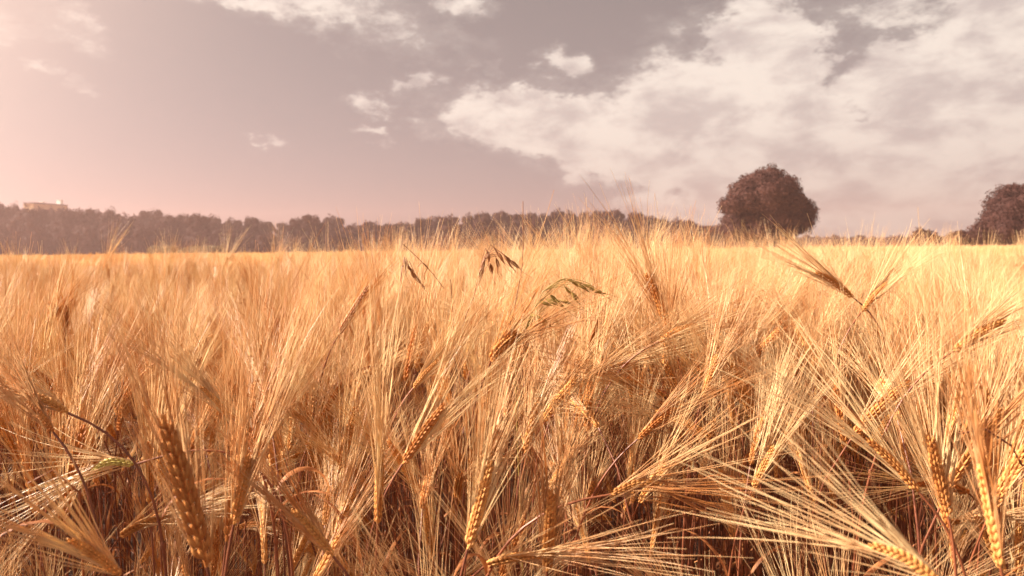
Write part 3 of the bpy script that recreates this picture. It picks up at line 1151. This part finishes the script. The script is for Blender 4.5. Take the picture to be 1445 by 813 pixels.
def trunk_mesh(h, r0, seed, limbs=4, spread=.5):
    r = np.random.default_rng(seed)
    mb = MB()
    C = smooth_path([(0, 0, -.2), (r.normal(0, .03) * h, 0, h * .35), (r.normal(0, .04) * h, r.normal(0, .03) * h, h)], 10)
    tube(mb, C, np.linspace(r0 * 1.25, r0 * .35, 10), 8)
    for i in range(limbs):
        a = i * 6.283 / limbs + r.uniform(-.4, .4)
        q = C[4 + i % 4]
        e = q + np.array((math.cos(a) * spread * h, math.sin(a) * spread * h, h * r.uniform(.3, .5)))
        tube(mb, smooth_path([q, (q + e) / 2 + np.array((0, 0, h * .06)), e], 6), np.linspace(r0 * .5, r0 * .12, 6), 6)
    return mb


def tree(name, loc, crown_me, trunk_me, scale, rz, label, cat='tree', group=None):
    t = empty(name, loc, label, cat, group)
    for nm, me_ in (('trunk', trunk_me), ('crown', crown_me)):
        o = bpy.data.objects.new(nm, me_)
        COL.objects.link(o)
        o.parent = t
    t.scale = scale
    t.rotation_euler.z = rz
    return t


# the lone round tree in the field
D1 = 128.0
ll = [((0.3, 0, 8.6), (5.6, 5.6, 4.6))]
K = D1 / FPX                                             # metres per photo pixel at that distance
for (px, py, rad) in ((1047, 268, 15), (1032, 290, 16), (1064, 258, 17), (1085, 252, 19), (1103, 264, 17), (1121, 287, 17), (1134, 299, 19),
                      (1050, 282, 22), (1075, 276, 24), (1100, 282, 24), (1055, 306, 22), (1085, 305, 26), (1112, 306, 24), (1040, 312, 19),
                      (1036, 326, 18), (1128, 314, 17), (1068, 324, 22), (1100, 324, 22)):
    for dep in (-1, 1):
        c3 = at(px, py, D1)
        base = at(1083, 346, D1)
        ll.append(((c3[0] - base[0], dep * random.uniform(.5, 5.0) * (1 - .5 * abs(px - 1083) / 60), c3[2]), (rad * K, rad * K, rad * K * .9)))
base = at(1083, 346, D1)
t = empty('round_tree', (base[0], D1, 0), 'large lone round-crowned tree standing in the field right of centre', 'tree')
trunk_mesh(8.0, .55, 5, 6, .45).obj('trunk', M_BARK, t)
crown(21, ll, 70000, .30).obj('crown', M_TREE, t, smooth=False)

# the big tree cut by the right edge of the view
D2 = 112.0
K2 = D2 / FPX
b2 = at(1490, 342, D2)
ll = [((0, 0, 6.0), (8.0, 7.0, 4.4))]
for (px, py, rad) in [(a_ + 3, b_ + 0, c_ * .94) for a_, b_, c_ in ((1455, 275, 26), (1432, 285, 26), (1420, 300, 26), (1406, 314, 24), (1396, 326, 20), (1440, 308, 30), (1430, 326, 26), (1478, 284, 32),
                      (1515, 282, 34), (1550, 302, 34), (1470, 310, 36), (1500, 320, 36), (1456, 330, 28), (1412, 330, 20), (1565, 325, 28))]:
    for dep in (-1, 1):
        c3 = at(px, py, D2)
        ll.append(((c3[0] - b2[0], dep * random.uniform(.5, 4.5), c3[2]), (rad * K2, rad * K2, rad * K2 * .9)))
t = empty('broad_tree', (b2[0], D2, 0), 'big broad dark tree cut by the right edge, sloping down to low bushes', 'tree')
trunk_mesh(7.5, .5, 6, 6, .45).obj('trunk', M_BARK, t)
crown(22, ll, 70000, .28).obj('crown', M_TREE, t, smooth=False)


def bush(px, top, halfpx, D, label, material, seed, base_y):
    b_ = at(px, base_y, D)
    k = D / FPX
    h = max(.8, CAM_H + (base_y - top) * k - 0.15)
    w = halfpx * k
    r = np.random.default_rng(seed)
    L = [((0, 0, h * .5), (w * .75, w * .75, h * .42))]
    for i in range(9):
        a = r.uniform(0, 6.28)
        L.append(((math.cos(a) * w * .55, math.sin(a) * w * .55, h * r.uniform(.3, .72)), (w * .42, w * .42, h * .28)))
    t_ = empty('bush', (b_[0], D, 0), label, 'bush')
    sm = MB()
    for i in range(5):
        a = i * 1.257
        tube(sm, smooth_path([(0, 0, -.1), (math.cos(a) * w * .2, math.sin(a) * w * .2, h * .3), (math.cos(a) * w * .5, math.sin(a) * w * .5, h * .6)], 6), np.linspace(.09, .03, 6), 5)
    sm.obj('branches', M_BARK, t_)
    crown(seed, L, 5000, .34 * D / 120).obj('crown', material, t_, smooth=False)


bush(1305, 318, 24, 135, 'round dark bush standing alone between the lone tree and the big right-hand tree', M_TREE, 31, 347)
bush(1357, 320, 26, 128, 'low wide bush at the foot of the big right-hand tree', M_TREE, 32, 346)
bush(285, 342, 32, 205, 'pale olive bush at the foot of the wood, right of the other pale bush', M_BUSH, 33, 357)
bush(232, 343, 22, 208, 'smaller pale olive bush at the foot of the wood, further left', M_BUSH, 34, 357)

# the wood behind the field: every tree its own
NV = 7
CR, LO, TR = [], [], []
for i in range(NV):
    r = np.random.default_rng(40 + i)
    LO.append(crown(160 + i, dome_lobes(160 + i, 5.2, -1.5, 15.0, 18), 5200, .62).mesh('crown', M_TREE, False))
    CR.append(crown(60 + i, dome_lobes(60 + i, 5.2, 1.5, 15.0, 16 + i % 3), 5200, .62).mesh('crown', M_TREE, False))
    TR.append(trunk_mesh(9.0, .34, 80 + i, 4, .3).mesh('trunk', M_BARK))
PROF = np.array([(-160, 290), (-60, 286), (0, 288), (25, 289), (36, 291), (50, 295), (88, 296), (115, 297), (165, 296), (185, 304), (200, 305), (212, 299), (230, 302),
                 (262, 302), (300, 305), (312, 310), (330, 310), (347, 306), (366, 308), (380, 318), (398, 316), (415, 309), (440, 302), (460, 302), (476, 307),
                 (492, 317), (512, 312), (545, 317), (585, 311), (612, 305), (640, 304), (680, 302), (700, 299), (722, 302), (762, 302), (800, 296), (822, 299),
                 (864, 295), (882, 299), (902, 301), (930, 306), (946, 310), (961, 307), (976, 313), (1000, 318), (1030, 322)], float)
def ztop(me_):
    a = np.empty(len(me_.vertices) * 3, np.float32)
    me_.vertices.foreach_get('co', a)
    return float(np.percentile(a[2::3], 99.7))


TOPC, TOPL = [ztop(q) for q in CR], [ztop(q) for q in LO]
x = -150.0
i = 0
GW = 'trees of the dark wood beyond the field'
while x < 1035:
    wpx = rng.uniform(24, 40)
    D = rng.uniform(246, 290)
    top = np.interp(x, PROF[:, 0], PROF[:, 1]) + rng.normal(0, 1.4)
    p = at(x, top, D)
    h = p[2]
    zs = h / TOPC[i % NV]
    ws = wpx / 2 * D / FPX / 5.2
    lab = 'round-crowned tree in the hazy dark row of the wood beyond the field'
    tree('wood_tree', (p[0], D, 0), CR[i % NV], TR[i % NV], (ws, ws, zs), rng.uniform(0, 6.28), lab, 'tree', GW)
    # a shorter tree in front, closing the foot of the wood
    D = rng.uniform(241, 250)
    p = at(x + rng.uniform(-6, 14), top + rng.uniform(14, 26), D)
    ws = rng.uniform(12, 17) * D / FPX / 5.2
    tree('wood_tree', (p[0], D, -1.2), LO[(i + 3) % NV], TR[(i + 3) % NV], (ws, ws, (p[2] + 1.2) / TOPL[(i + 3) % NV]), rng.uniform(0, 6.28),
         'short tree at the front of the dark wood beyond the field', 'tree', 'low trees along the front of the wood')
    D = rng.uniform(252, 262)
    p = at(x + rng.uniform(8, 24), top + rng.uniform(18, 28), D)
    ws = rng.uniform(17, 22) * D / FPX / 5.2
    tree('wood_tree', (p[0], D, -1.2), LO[(i + 5) % NV], TR[(i + 5) % NV], (ws, ws, (p[2] + 1.2) / TOPL[(i + 5) % NV]), rng.uniform(0, 6.28),
         'short tree at the front of the dark wood beyond the field', 'tree', 'low trees along the front of the wood')
    x += wpx * rng.uniform(.55, .8)
    i += 1
# the far low row of trees seen in the gap right of the lone tree
x = 1010.0
while x < 1500:
    D = rng.uniform(420, 470)
    top = 333 + rng.normal(0, 1.5)
    p = at(x, top, D)
    ws = rng.uniform(16, 24) / 2 * D / FPX / 5.2
    tree('distant_tree', (p[0], D, -1.0), LO[i % NV], TR[i % NV], (ws, ws, (p[2] + 1.0) / TOPL[i % NV]), rng.uniform(0, 6.28),
         'small far-off tree of the low row in the gap right of the lone round tree', 'tree', 'far low row of trees')
    x += rng.uniform(11, 17)
    i += 1


# ------------------------------------------------------------------ the building rising over the wood
def box(mb, x0, x1, y0, y1, z0, z1):
    V = [(x, y, z) for z in (z0, z1) for y in (y0, y1) for x in (x0, x1)]
    mb.add(V, [[0, 2, 3, 1], [4, 5, 7, 6], [0, 1, 5, 4], [1, 3, 7, 5], [3, 2, 6, 7], [2, 0, 4, 6]])


pM, pR = at(47, 285.5, 345.0), at(95, 288, 364.0)       # near top corner, far end of the front wall
fd = np.array((pR[0] - pM[0], pR[1] - pM[1]))
bw_ = float(np.linalg.norm(fd))
fd /= bw_
back = np.array((-fd[1], fd[0]))
dep = min(np.arange(2, 30, .25), key=lambda q: abs(project(np.array((pM[0] + back[0] * q, pM[1] + back[1] * q, pM[2])))[0][0] - 33))
bh = pM[2]
t = empty('flat_roofed_building', (pM[0], pM[1], 0), 'long flat-roofed building showing above the wood at the far left, its end wall sunlit', 'building')
t.rotation_euler.z = math.atan2(fd[1], fd[0])
m1 = MB()
box(m1, 0, bw_, 0, dep, 0, bh - .5)
wall = m1.obj('wall', M_CONC, t, False)
m1 = MB()
box(m1, -.25, bw_ + .25, -.25, dep + .25, bh - .5, bh)
rf = m1.obj('roof', M_ROOF, t, False)
for (x0, x1, y0, y1, hh) in ((bw_ - 2.0, bw_ - .4, 2, 4.4, 2.2), (bw_ * .42, bw_ * .42 + 1.2, 3, 5, .7)):
    m1 = MB()
    box(m1, x0, x1, y0, y1, bh + .004, bh + hh)
    box(m1, x0 - .1, x1 + .1, y0 - .1, y1 + .1, bh + hh, bh + hh + .12)
    m1.obj('roof_unit', M_WHITE, rf, False)
for fl in range(6):
    z = bh - 6.6 - fl * 3.3
    for k_ in range(5):
        xx = bw_ * (k_ + .5) / 5
        m1 = MB()
        box(m1, xx - .8, xx + .8, -.05, .06, z - .8, z + .8)
        m1.obj('window', M_GLASS, t, False)

# ------------------------------------------------------------------ haze: warm dusty air round the whole place
m, N = mat('haze_air')
pv = N.n('ShaderNodeVolumePrincipled')
pv.inputs['Color'].default_value = rgb(0.76, 0.49, 0.45)
pv.inputs['Density'].default_value = 0.00072
pv.inputs['Anisotropy'].default_value = 0.35
o = N.n('ShaderNodeOutputMaterial')
N.t.links.new(pv.outputs[0], o.inputs['Volume'])
mb = MB()
box(mb, -740, 740, -160, 740, -1.0, 42.0)
hz = mb.obj('haze', m, None, False)
tag(hz, kind='stuff')
